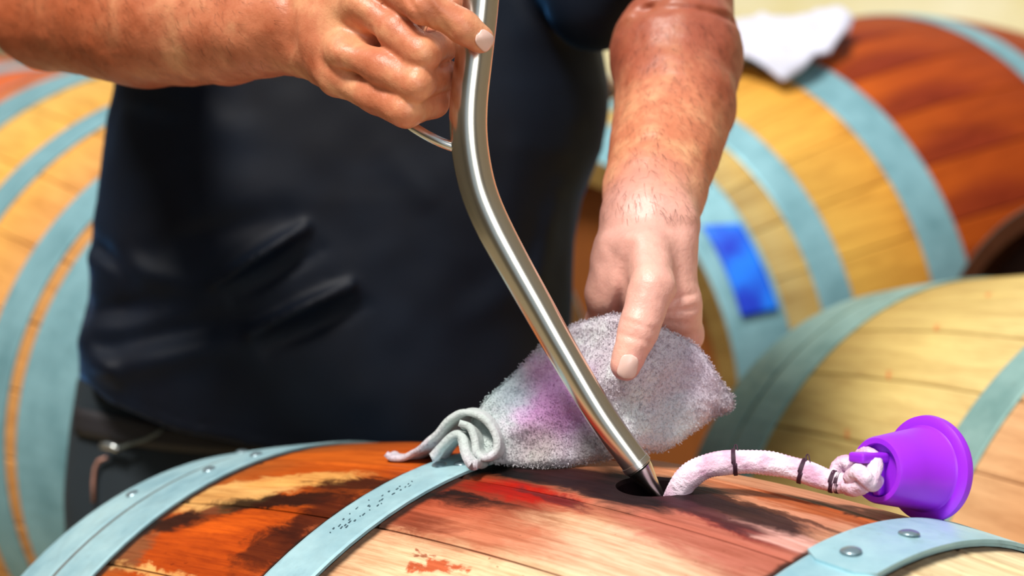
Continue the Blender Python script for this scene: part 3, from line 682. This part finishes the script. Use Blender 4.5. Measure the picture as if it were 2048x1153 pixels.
c = t.mix(t.maprange(n2_, .52, .8, 0, .3), c, s2l((180, 84, 56)))
def skin_zone(p, r0, r1, col, st):
    global c
    g_ = t.n('ShaderNodeVectorMath', operation='DISTANCE'); t.l(oc, g_.inputs[0]); g_.inputs[1].default_value = tuple(W(*p)); dd = t.math('ADD', g_.outputs['Value'], t.math('MULTIPLY', t.math('SUBTRACT', n1_, .5), .03))
    c = t.mix(t.maprange(dd, r0, r1, st, 0), c, t.mix(t.maprange(n2_, .4, .75, 0, .3), s2l(col), s2l([x*.82 for x in col])))
skin_zone((1290, 600, 1.09), .045, .125, (238, 184, 172), .75)
skin_zone((1370, 60, 1.28), .05, .14, (150, 70, 50), .8)
skin_zone((150, 60, 1.25), .06, .17, (172, 84, 46), .8)
skin_zone((1255, 740, 1.045), .004, .016, (226, 150, 150), .5)
hh = t.math('ADD', t.math('MULTIPLY', n2_, .7), t.math('MULTIPLY', n3_, .3)); t.bump(hh, .5, .0015)
M_SKIN = t.set(c, .45, 0., **{'Subsurface Weight': .12, 'Subsurface Radius': (.03, .01, .006), 'Subsurface Scale': .25, 'Specular IOR Level': .55})
person = empty('person', (W(*shR)[0]*.5+W(*shL)[0]*.5, .62, FLOOR), label='man in a black t-shirt and dark trousers filling the front barrel', cat='person')
body = link_mesh('body', fast_mesh('body', vv, qq), M_SKIN); world_child(body, person)
# hair on the forearms
BV = vv; BN = np.zeros_like(BV); fn = np.cross(BV[qq[:, 1]]-BV[qq[:, 0]], BV[qq[:, 2]]-BV[qq[:, 0]])
for k_ in range(4): np.add.at(BN, qq[:, k_], fn)
BN /= np.linalg.norm(BN, axis=1)[:, None]+1e-12
if ((BV-BV.mean(0))*BN).sum() < 0: BN = -BN
hx, hy, hz = (lambda Q: (1024+FPX*(Q@RT)/(Q@FW), 576.5-FPX*(Q@UP)/(Q@FW), Q@FW))(BV-CAM)
selr = np.where((hx > 20) & (hx < 560) & (hy > -80) & (hy < 190) & (hz < 1.35))[0]; sell = np.where((hx > 1200) & (hx < 1490) & (hy > 40) & (hy < 440) & (hz < 1.35))[0]
hv = []
for sel, flow, cnt in ((selr, RT*.8-UP*.5, 1500), (sell, -UP*.9+RT*.2, 1900)):
    ii = rng.choice(sel, cnt); b_ = BV[ii]; n_ = BN[ii]; fl = flow+rng.normal(0, .28, (cnt, 3)); fl -= n_*(fl*n_).sum(1)[:, None]*.9; fl /= np.linalg.norm(fl, axis=1)[:, None]
    L_ = rng.uniform(.005, .010, cnt)[:, None]; sdv = np.cross(fl, n_); sdv /= np.linalg.norm(sdv, axis=1)[:, None]+1e-9; w0 = .00009
    m_ = b_+fl*L_*.5+n_*L_*.22; e_ = b_+fl*L_+n_*L_*.16
    hv.append(np.stack([b_-sdv*w0, b_+sdv*w0, m_+sdv*w0*.8, m_-sdv*w0*.8], 1).reshape(-1, 3)); hv.append(np.stack([m_-sdv*w0*.8, m_+sdv*w0*.8, e_+sdv*w0*.3, e_-sdv*w0*.3], 1).reshape(-1, 3))
hv = np.concatenate(hv); o = link_mesh('arm_hair', fast_mesh('arm_hair', hv, np.arange(len(hv)).reshape(-1, 4)), simple('arm_hair_brown', (58, 34, 22), .5), kind='stuff'); world_child(o, person)
# fingernails
M_NAIL = simple('nail', (240, 196, 182), .25, var=.03, **{'Subsurface Weight': .1})
def nail(c0, c1, nrm, wid):
    c0 = np.array(c0); c1 = np.array(c1); dx = c1-c0; Ln = np.linalg.norm(dx); dx /= Ln; nrm = nrm-dx*np.dot(nrm, dx); nrm /= np.linalg.norm(nrm); sd = np.cross(dx, nrm); n, m = 17, 15
    Q = []
    for i in range(n):
        for j in range(m):
            u, q = i/(n-1), j/(m-1)*2-1; wv_ = wid*max(1-abs(2*u-1)**5, .0)**.5*(.86+.14*u)+wid*.05; Q.append(c0+dx*Ln*u+sd*q*wv_)
    Q = np.array(Q); S = np.linspace(.014, -.016, 121); D = np.stack([body_sdf(Q+nrm*x) for x in S]); hit = (D < 0).argmax(0); base = Q+nrm*S[hit][:, None]
    h = S[hit].reshape(n, m); u = np.linspace(-1, 1, m); k = np.array([np.polyfit(u, r_, 2) for r_ in h]); k = np.array([np.polyval(np.polyfit(np.arange(n), k[:, z], 2), np.arange(n)) for z in range(3)]).T
    hh = np.array([np.polyval(r_, u) for r_ in k]); P = Q.reshape(n, m, 3)+nrm*(hh+.0005)[..., None]
    v, f = grid_solid(P, th=.0010); o = link_mesh('fingernail', pydata('fingernail', v, f), M_NAIL, label='fingernail'); world_child(o, body); return o
nail(W(950, 72, .99), W(982, 92, .993), -FW+UP*.30, R(17, .99))
nail(W(1262, 710, 1.04), W(1250, 756, 1.043), -FW-RT*.05, R(19, 1.04))

# shirt
rows = np.array([(-480, 330, 1000), (-400, 240, 1130), (-200, 220, 1190), (0, 232, 1215), (100, 228, 1207), (175, 225, 1220), (240, 210, 1215), (300, 203, 1205), (350, 199, 1185), (400, 195, 1165), (480, 181, 1150), (560, 178, 1145), (600, 174, 1143), (660, 158, 1140), (740, 158, 1135), (820, 170, 1130), (960, 175, 1120)], float)
RID = [((430, 566), (610, 455), 14, .020), ((500, 665), (700, 572), 15, .021), ((470, 600), (640, 500), 16, -.006), ((540, 700), (730, 610), 16, -.006), ((185, 745), (500, 680), 30, .008), ((180, 520), (400, 575), 26, .007), ((180, 625), (330, 610), 26, -.009), ((190, 480), (260, 555), 18, -.008), ((170, 690), (230, 760), 22, .008), ((350, 230), (480, 260), 40, .004), ((200, 700), (560, 620), 26, -.009), ((300, 500), (560, 430), 28, -.006), ((640, 560), (820, 480), 40, .003), ((220, 180), (400, 240), 24, -.005), ((780, 300), (880, 420), 40, .004), ((1040, 300), (1010, 560), 40, .004), ((1120, 380), (1060, 620), 22, .005), ((900, 650), (1080, 560), 34, .003)]
def to_px(P):
    Q = P-CAM; z = Q@FW; return 1024+FPX*(Q@RT)/z, 576.5-FPX*(Q@UP)/z, z
slL = [cap(W(*shL), W(1290, -140, 1.46), .078, .066)]; slD = cap(W(1150, -200, 1.52), W(1192, -2, 1.47), .07, .043); slR = [cap(W(*shR), W(150, -160, 1.42), .075, .062)]
def shirt_sdf(P):
    px, py, z = to_px(P); l = np.interp(py, rows[:, 0], rows[:, 1]); r_ = np.interp(py, rows[:, 0], rows[:, 2]); cx = (l+r_)/2; hw = (r_-l)/2
    hd = np.interp(py, [-480, -300, 0, 400, 800, 960], [.07, .10, .12, .135, .13, .125]); q = (np.abs((px-cx)/hw)**2.4+np.abs((z-1.60)/hd)**2.4)**(1/2.4)
    d_ = (q-1)*np.minimum(hd, hw*1.6/FPX)*1.15
    d_ = np.maximum(d_, (-470-py)/FPX*1.6)
    for s_ in (slL, slR):
        e = dcap(P, s_[0]); e = np.maximum(e, dcap(P, cap(s_[0][1], s_[0][2]-(s_[0][2]-s_[0][1])*0, .2, .2))); d_ = smin(d_, e, .05)
    d_ = smin(d_, dcap(P, slD), .03)
    hem = np.interp(px, [120, 165, 220, 350, 560, 800, 1150], [735, 762, 806, 862, 905, 918, 905])
    front = z < 1.60
    near = np.abs(d_) < .03
    if near.any():
        x, y = px[near], py[near]; dd = np.zeros(near.sum())
        for (a0, b0), (a1, b1), w_, am in RID:
            ab = np.array([a1-a0, b1-b0], float); h = np.clip(((x-a0)*ab[0]+(y-b0)*ab[1])/(ab@ab), 0, 1); e = np.hypot(x-a0-h*ab[0], y-b0-h*ab[1])
            dd += am*np.exp(-(e/w_)**2)*(.35+.65*np.sin(PI*np.clip(h, .05, .95)))
        dd += .003*vnoise(P[near], 11, 9)+.0012*vnoise(P[near], 32, 10)
        dd = dd*np.clip((1.62-z[near])/.05, 0, 1); d_ = d_.copy(); d_[near] -= dd
    d_ = np.maximum(d_, (py-hem)/FPX*1.55)
    # hem groove
    d_ = d_+.0012*np.exp(-((hem-py-26)/3.)**2)
    return d_
c_t = W(690, 300, 1.6); vv, qq = surface_nets(shirt_sdf, c_t+np.array([-.42, -.3, -.48]), c_t+np.array([.42, .25, .48]), .0042, lip=2.0)
t = NT('black_cotton'); oc = t.tc.outputs['Object']; n1_ = t.noise(oc, 7, 3); n2_ = t.noise(oc, 600, 2); t.bump(n2_, .15, .0006)
M_SHIRT = t.set(t.ramp(n1_, [(.35, s2l((3, 6, 18))), (.7, s2l((6, 18, 34)))]), 0.6, 0., **{'Sheen Weight': .32, 'Sheen Roughness': .3, 'Sheen Tint': s2l((60, 130, 200)), 'Specular IOR Level': .22})
sh = link_mesh('t_shirt', fast_mesh('t_shirt', vv, qq), M_SHIRT, label='black cotton t-shirt'); world_child(sh, person)
# trousers
prow = np.array([(700, 190, 1110), (760, 150, 1135), (850, 136, 1140), (1000, 128, 1150), (1200, 120, 1160)], float)
footR, footL = np.array([-.52, .76, FLOOR+.05]), np.array([-.14, .86, FLOOR+.05])
def pants_sdf(P):
    px, py, z = to_px(P); l = np.interp(py, prow[:, 0], prow[:, 1]); r_ = np.interp(py, prow[:, 0], prow[:, 2]); cx = (l+r_)/2; hw = (r_-l)/2; hd = .115
    q = (np.abs((px-cx)/hw)**2.4+np.abs((z-1.70)/hd)**2.4)**(1/2.4); d_ = (q-1)*.12
    d_ = np.maximum(d_, (700-py)/FPX*1.6); d_ = np.maximum(d_, (-.24-P[:, 2]))
    hipR, hipL = np.array([-.44, .70, -.22]), np.array([-.16, .745, -.22])
    for h_, ft in ((hipR, footR), (hipL, footL)):
        kn = (h_+ft)/2; d_ = smin(d_, dcap(P, cap(h_, kn, .105, .085)), .03); d_ = smin(d_, dcap(P, cap(kn, ft, .085, .068)), .03)
    return d_+.004*vnoise(P, 12, 20)
vv, qq = surface_nets(pants_sdf, np.array([-.74, .40, FLOOR+.02]), np.array([.14, 1.02, .02]), .007, lip=2.0)
M_PANTS = simple('dark_trouser_cotton', (22, 34, 42), .8, vs_=40, bump=.2)
tr = link_mesh('trousers', fast_mesh('trousers', vv, qq), M_PANTS, label='dark navy trousers'); world_child(tr, person)
M_BOOT = simple('boot_leather', (40, 30, 24), .6)
for ft in (footR, footL):
    v, f = tube_geo(spline([ft+C3(0, .09, -.015), ft+C3(0, .03, .0), ft+C3(.0, -.06, -.01), ft+C3(0, -.14, -.02), ft+C3(0, -.17, -.03)], 14), np.array([.02, .042, .05, .052, .05, .048, .046, .046, .045, .044, .042, .04, .034, .02]), 16); o = link_mesh('boot', pydata('boot', v, f), M_BOOT); world_child(o, person)
# belt, clip, pocket piping
fz = 1.47
def bandP(x, y): 
    l = np.interp(y, prow[:, 0], prow[:, 1]); r_ = np.interp(y, prow[:, 0], prow[:, 2]); u = np.clip(abs((x-(l+r_)/2)/((r_-l)/2)), 0, .9999); return 1.70-.115*(1-u**2.4)**(1/2.4)
P = np.zeros((60, 4, 3))
for i, x in enumerate(np.linspace(152, 1124, 60)):
    for j in range(4): P[i, j] = W(x, 842+40*math.sin(min((x-150)/300, 1)*PI*.5)+(j-1.5)*18, bandP(x, 850)-.004)
v, f = grid_solid(P, th=.004); o = link_mesh('belt', pydata('belt', v, f), simple('belt_leather', (40, 38, 42), .5)); world_child(o, person)
M_CLIP = simple('metal_clip', (200, 205, 205), .25, .9)
clip = tube('belt_clip', [W(x, y, bandP(x, y)-.014) for x, y in ((204, 893), (214, 892), (226, 895), (238, 899))], .0040, M_CLIP, person, 10, label='bright metal clip')
tube('clip_strap', [W(x, y, bandP(x, y)-.014) for x, y in ((238, 898), (262, 889), (290, 880), (312, 869), (326, 859))], .0020, simple('grey_cord', (104, 112, 108), .6), person, 8)
tube('pocket_piping', [W(x, y, bandP(x, y)-.006) for x, y in ((214, 916), (198, 922), (190, 938), (187, 965), (187, 1005))], .0020, simple('copper_thread', (176, 128, 112), .5), person, 8)
M_HAIR = simple('hair', (70, 56, 46), .7)
def ell(c, r, n=16, half=None):
    v = []; 
    for i in range(n+1):
        for j in range(n*2):
            th_, ph = PI*i/n, PI*j/n; v.append((c[0]+r[0]*math.sin(th_)*math.cos(ph), c[1]+r[1]*math.sin(th_)*math.sin(ph), c[2]+r[2]*math.cos(th_)))
    f = [(i*2*n+j, (i+1)*2*n+j, (i+1)*2*n+(j+1) % (2*n), i*2*n+(j+1) % (2*n)) for i in range(n) for j in range(2*n)]; return v, f
v, f = ell(hb+C3(0, .03, .045), (.088, .10, .085)); o = link_mesh('hair', pydata('hair', v, f), M_HAIR); world_child(o, person)
M_EYE = simple('eye_white', (235, 235, 230), .2, var=.02)
for s_ in (-1, 1):
    v, f = ell(hb+C3(s_*.031, -.080, -.005), (.013, .012, .011), 8); o = link_mesh('eye', pydata('eye', v, f), M_EYE); world_child(o, person)

# ------------------------------------------------------------------ rag
CP = np.array([(770, 912, 1.15), (850, 905, 1.115), (960, 935, 1.083), (960, 830, 1.10), (1020, 760, 1.115), (1080, 690, 1.115), (1040, 870, 1.088), (1100, 930, 1.074), (1210, 915, 1.078), (1150, 650, 1.10), (1235, 635, 1.084), (1250, 745, 1.064), (1290, 720, 1.068), (1330, 665, 1.083), (1400, 700, 1.092), (1462, 800, 1.10), (1400, 850, 1.095), (1330, 900, 1.085), (1250, 850, 1.072), (1150, 800, 1.082), (1400, 780, 1.088), (1100, 720, 1.10)])
def rag_depth(x, y):
    d2 = (CP[:, 0]-x)**2+(CP[:, 1]-y)**2; w_ = 1/(d2+900)**1.6; return float((w_*CP[:, 2]).sum()/w_.sum())
OUT = [(948, 838), (975, 800), (1010, 768), (1050, 728), (1085, 690), (1118, 668), (1150, 650), (1195, 638), (1236, 630), (1285, 640), (1332, 662), (1370, 680), (1400, 702), (1428, 745), (1452, 778), (1466, 800), (1458, 822), (1420, 838), (1385, 862), (1345, 890), (1310, 903), (1270, 898), (1215, 916), (1160, 926), (1100, 932), (1040, 930), (985, 924), (960, 910), (945, 872)]
oo = spline(OUT+[OUT[0]], 220)[:-1]
def inside(x, y, poly):
    c_ = False; j = len(poly)-1
    for i in range(len(poly)):
        if (poly[i][1] > y) != (poly[j][1] > y) and x < (poly[j][0]-poly[i][0])*(y-poly[i][1])/(poly[j][1]-poly[i][1])+poly[i][0]: c_ = not c_
        j = i
    return c_
# regular grid clipped to the outline; border vertices sit on the outline
st_ = 5.0; gx = np.arange(935, 1475, st_); gy = np.arange(622, 942, st_); vid = {}; pts2 = []; cells = []
inn = np.array([[inside(x+st_/2, y+st_/2, oo) for y in gy] for x in gx])
def gv(i, j):
    if (i, j) not in vid: vid[(i, j)] = len(pts2); pts2.append([gx[0]+i*st_, gy[0]+j*st_])
    return vid[(i, j)]
for i in range(len(gx)):
    for j in range(len(gy)):
        if inn[i, j]: cells.append((gv(i, j), gv(i+1, j), gv(i+1, j+1), gv(i, j+1)))
pts2 = np.array(pts2); ec = {}
for q in cells:
    for a_, b_ in zip(q, q[1:]+q[:1]): ec[(a_, b_)] = 1
bnd = [(a_, b_) for a_, b_ in ec if (b_, a_) not in ec]; bv = sorted({a_ for a_, b_ in bnd})
oo2 = spline(OUT+[OUT[0]], 1500)
for a_ in bv: pts2[a_] = oo2[((oo2-pts2[a_])**2).sum(1).argmin()]
dist_b = np.array([math.sqrt(((oo-p)**2).sum(1).min()) for p in pts2])
RG = np.array([W(x, y, rag_depth(x, y)+.0035*math.sin(x*.021+y*.030)*math.sin(y*.017+1)*min(1, e_/40)) for (x, y), e_ in zip(pts2, dist_b)])
nzz = vnoise(RG, 60, 31)*.0011+vnoise(RG, 170, 32)*.0009+vnoise(RG, 420, 33)*.0006
thk = .0042*np.clip(.25+dist_b/14, .25, 1)
Fv = RG-FW*(thk+nzz)[:, None]; Bv = RG+FW*(thk+vnoise(RG, 150, 40)*.0008)[:, None]
v = np.concatenate([Fv, Bv]); k = len(RG); f = []
for q in cells: f.append(q); f.append(tuple(k+x for x in q[::-1]))
for a_, b_ in bnd: f.append((b_, a_, k+a_, k+b_))
t = NT('terry_rag'); oc = t.tc.outputs['Object']; n1_ = t.noise(oc, 30, 4, .6); n2_ = t.noise(oc, 420, 4, .7); n3_ = t.noise(oc, 90, 4, .6)
c = t.ramp(n1_, [(.32, s2l((200, 186, 198))), (.52, s2l((220, 212, 222))), (.70, s2l((234, 238, 240)))])
c = t.mix(t.maprange(n2_, .48, .66, 0, .65), c, s2l((128, 112, 130)))
def blob(p, r_, col, st, fz=.6):
    global c
    g_ = t.n('ShaderNodeVectorMath', operation='DISTANCE'); t.l(oc, g_.inputs[0]); g_.inputs[1].default_value = tuple(W(*p)); dd = t.math('ADD', g_.outputs['Value'], t.math('MULTIPLY', t.math('SUBTRACT', n3_, .5), r_*1.2))
    c = t.mix(t.maprange(dd, r_*(1-fz), r_*(1+fz), st, 0), c, s2l(col))
blob((1090, 800, 1.09), .030, (212, 152, 214), .75); blob((1130, 815, 1.09), .018, (222, 160, 224), .7); blob((1100, 835, 1.09), .012, (156, 96, 148), .45)
blob((1080, 895, 1.08), .016, (122, 112, 92), .6); blob((1190, 905, 1.08), .014, (140, 132, 118), .5); blob((1020, 905, 1.08), .014, (150, 130, 140), .4)
blob((1340, 850, 1.09), .02, (214, 228, 232), .5); blob((1000, 790, 1.11), .022, (172, 204, 204), .7); blob((1440, 815, 1.10), .010, (84, 66, 84), .6); blob((940, 870, 1.09), .026, (184, 200, 194), .8); blob((1380, 735, 1.09), .02, (196, 176, 196), .5)
t.bump(n2_, .8, .0015); M_RAG = t.set(c, .95, 0., **{'Sheen Weight': .3})
rag = empty('rag', W(1100, 900, 1.085), label='grey and mauve terry rag with a pink stain, held over the front barrel', cat='rag')
o = link_mesh('rag_sheet', pydata('rag_sheet', v, f), M_RAG); world_child(o, rag)
# rolled hem and tail on the left end
def ribbon(path2, d0, ex, ey, ed, th_, n=60, m=12, amp=.0012, taper=None):
    s2 = spline(path2, n); P = np.zeros((n, m, 3))
    for i in range(n):
        for j in range(m):
            q = j/(m-1); g_ = 1 if taper is None else np.interp(i/(n-1), *taper)
            dz = s2[i][2] if len(s2[i]) > 2 else d0
            P[i, j] = W(s2[i][0]+ex*q*g_, s2[i][1]+ey*q*g_+2.5*math.sin(q*9+i*.2), dz+ed*q*g_)
    P += (vnoise(P, 70, 51)*amp)[..., None]*UP
    return grid_solid(P, th=th_)
tail = [(772, 908, 1.150), (785, 914, 1.145), (812, 914, 1.135), (842, 898, 1.12), (872, 872, 1.105), (895, 840, 1.095), (925, 823, 1.088), (957, 830, 1.082), (980, 852, 1.078), (992, 880, 1.075), (990, 905, 1.072), (968, 914, 1.070), (952, 902, 1.072), (948, 880, 1.075), (938, 858, 1.078), (918, 850, 1.08)]
v, f = ribbon(tail, 0, 34, 4, .035, .0042, 90, 12); o = link_mesh('rag_rolled_hem', pydata('rag_rolled_hem', v, f), M_RAG, label='pale rolled hem of the rag'); world_child(o, rag)
flap = [(862, 916, 1.098), (880, 896, 1.093), (905, 876, 1.086), (922, 882, 1.080), (930, 908, 1.072), (942, 928, 1.066), (952, 931, 1.064)]
v, f = ribbon(flap, 0, 30, -6, .03, .006, 50, 10, .002); o = link_mesh('rag_flap', pydata('rag_flap', v, f), M_RAG); world_child(o, rag)
# the pile: short loops standing on the sheet
nf = 26000; tri = rng.integers(0, k, nf); base = Fv[tri]+rng.normal(0, .0008, (nf, 3)); dr = -FW+rng.normal(0, .75, (nf, 3)); dr /= np.linalg.norm(dr, axis=1)[:, None]; ln_ = rng.uniform(.0004, .0011, nf)[:, None]
eb = rng.choice(np.array(bv), 5000); eo = RG[eb]+rng.normal(0, .0008, (5000, 3)); cen = RG.mean(0); ed_ = (RG[eb]-cen); ed_ /= np.linalg.norm(ed_, axis=1)[:, None]; ed_ = ed_+rng.normal(0, .5, (5000, 3)); ed_ /= np.linalg.norm(ed_, axis=1)[:, None]
base = np.concatenate([base, eo]); dr = np.concatenate([dr, ed_]); ln_ = np.concatenate([ln_, rng.uniform(.0005, .0014, 5000)[:, None]])
sd = np.cross(dr, rng.normal(0, 1, dr.shape)); sd /= np.linalg.norm(sd, axis=1)[:, None]; wd = .00032
tipv = base+dr*ln_; V4 = np.stack([base-sd*wd, base+sd*wd, tipv+sd*wd*.6, tipv-sd*wd*.6], 1).reshape(-1, 3)
o = link_mesh('rag_pile', fast_mesh('rag_pile', V4, np.arange(len(V4)).reshape(-1, 4)), M_RAG, kind='stuff'); world_child(o, rag)
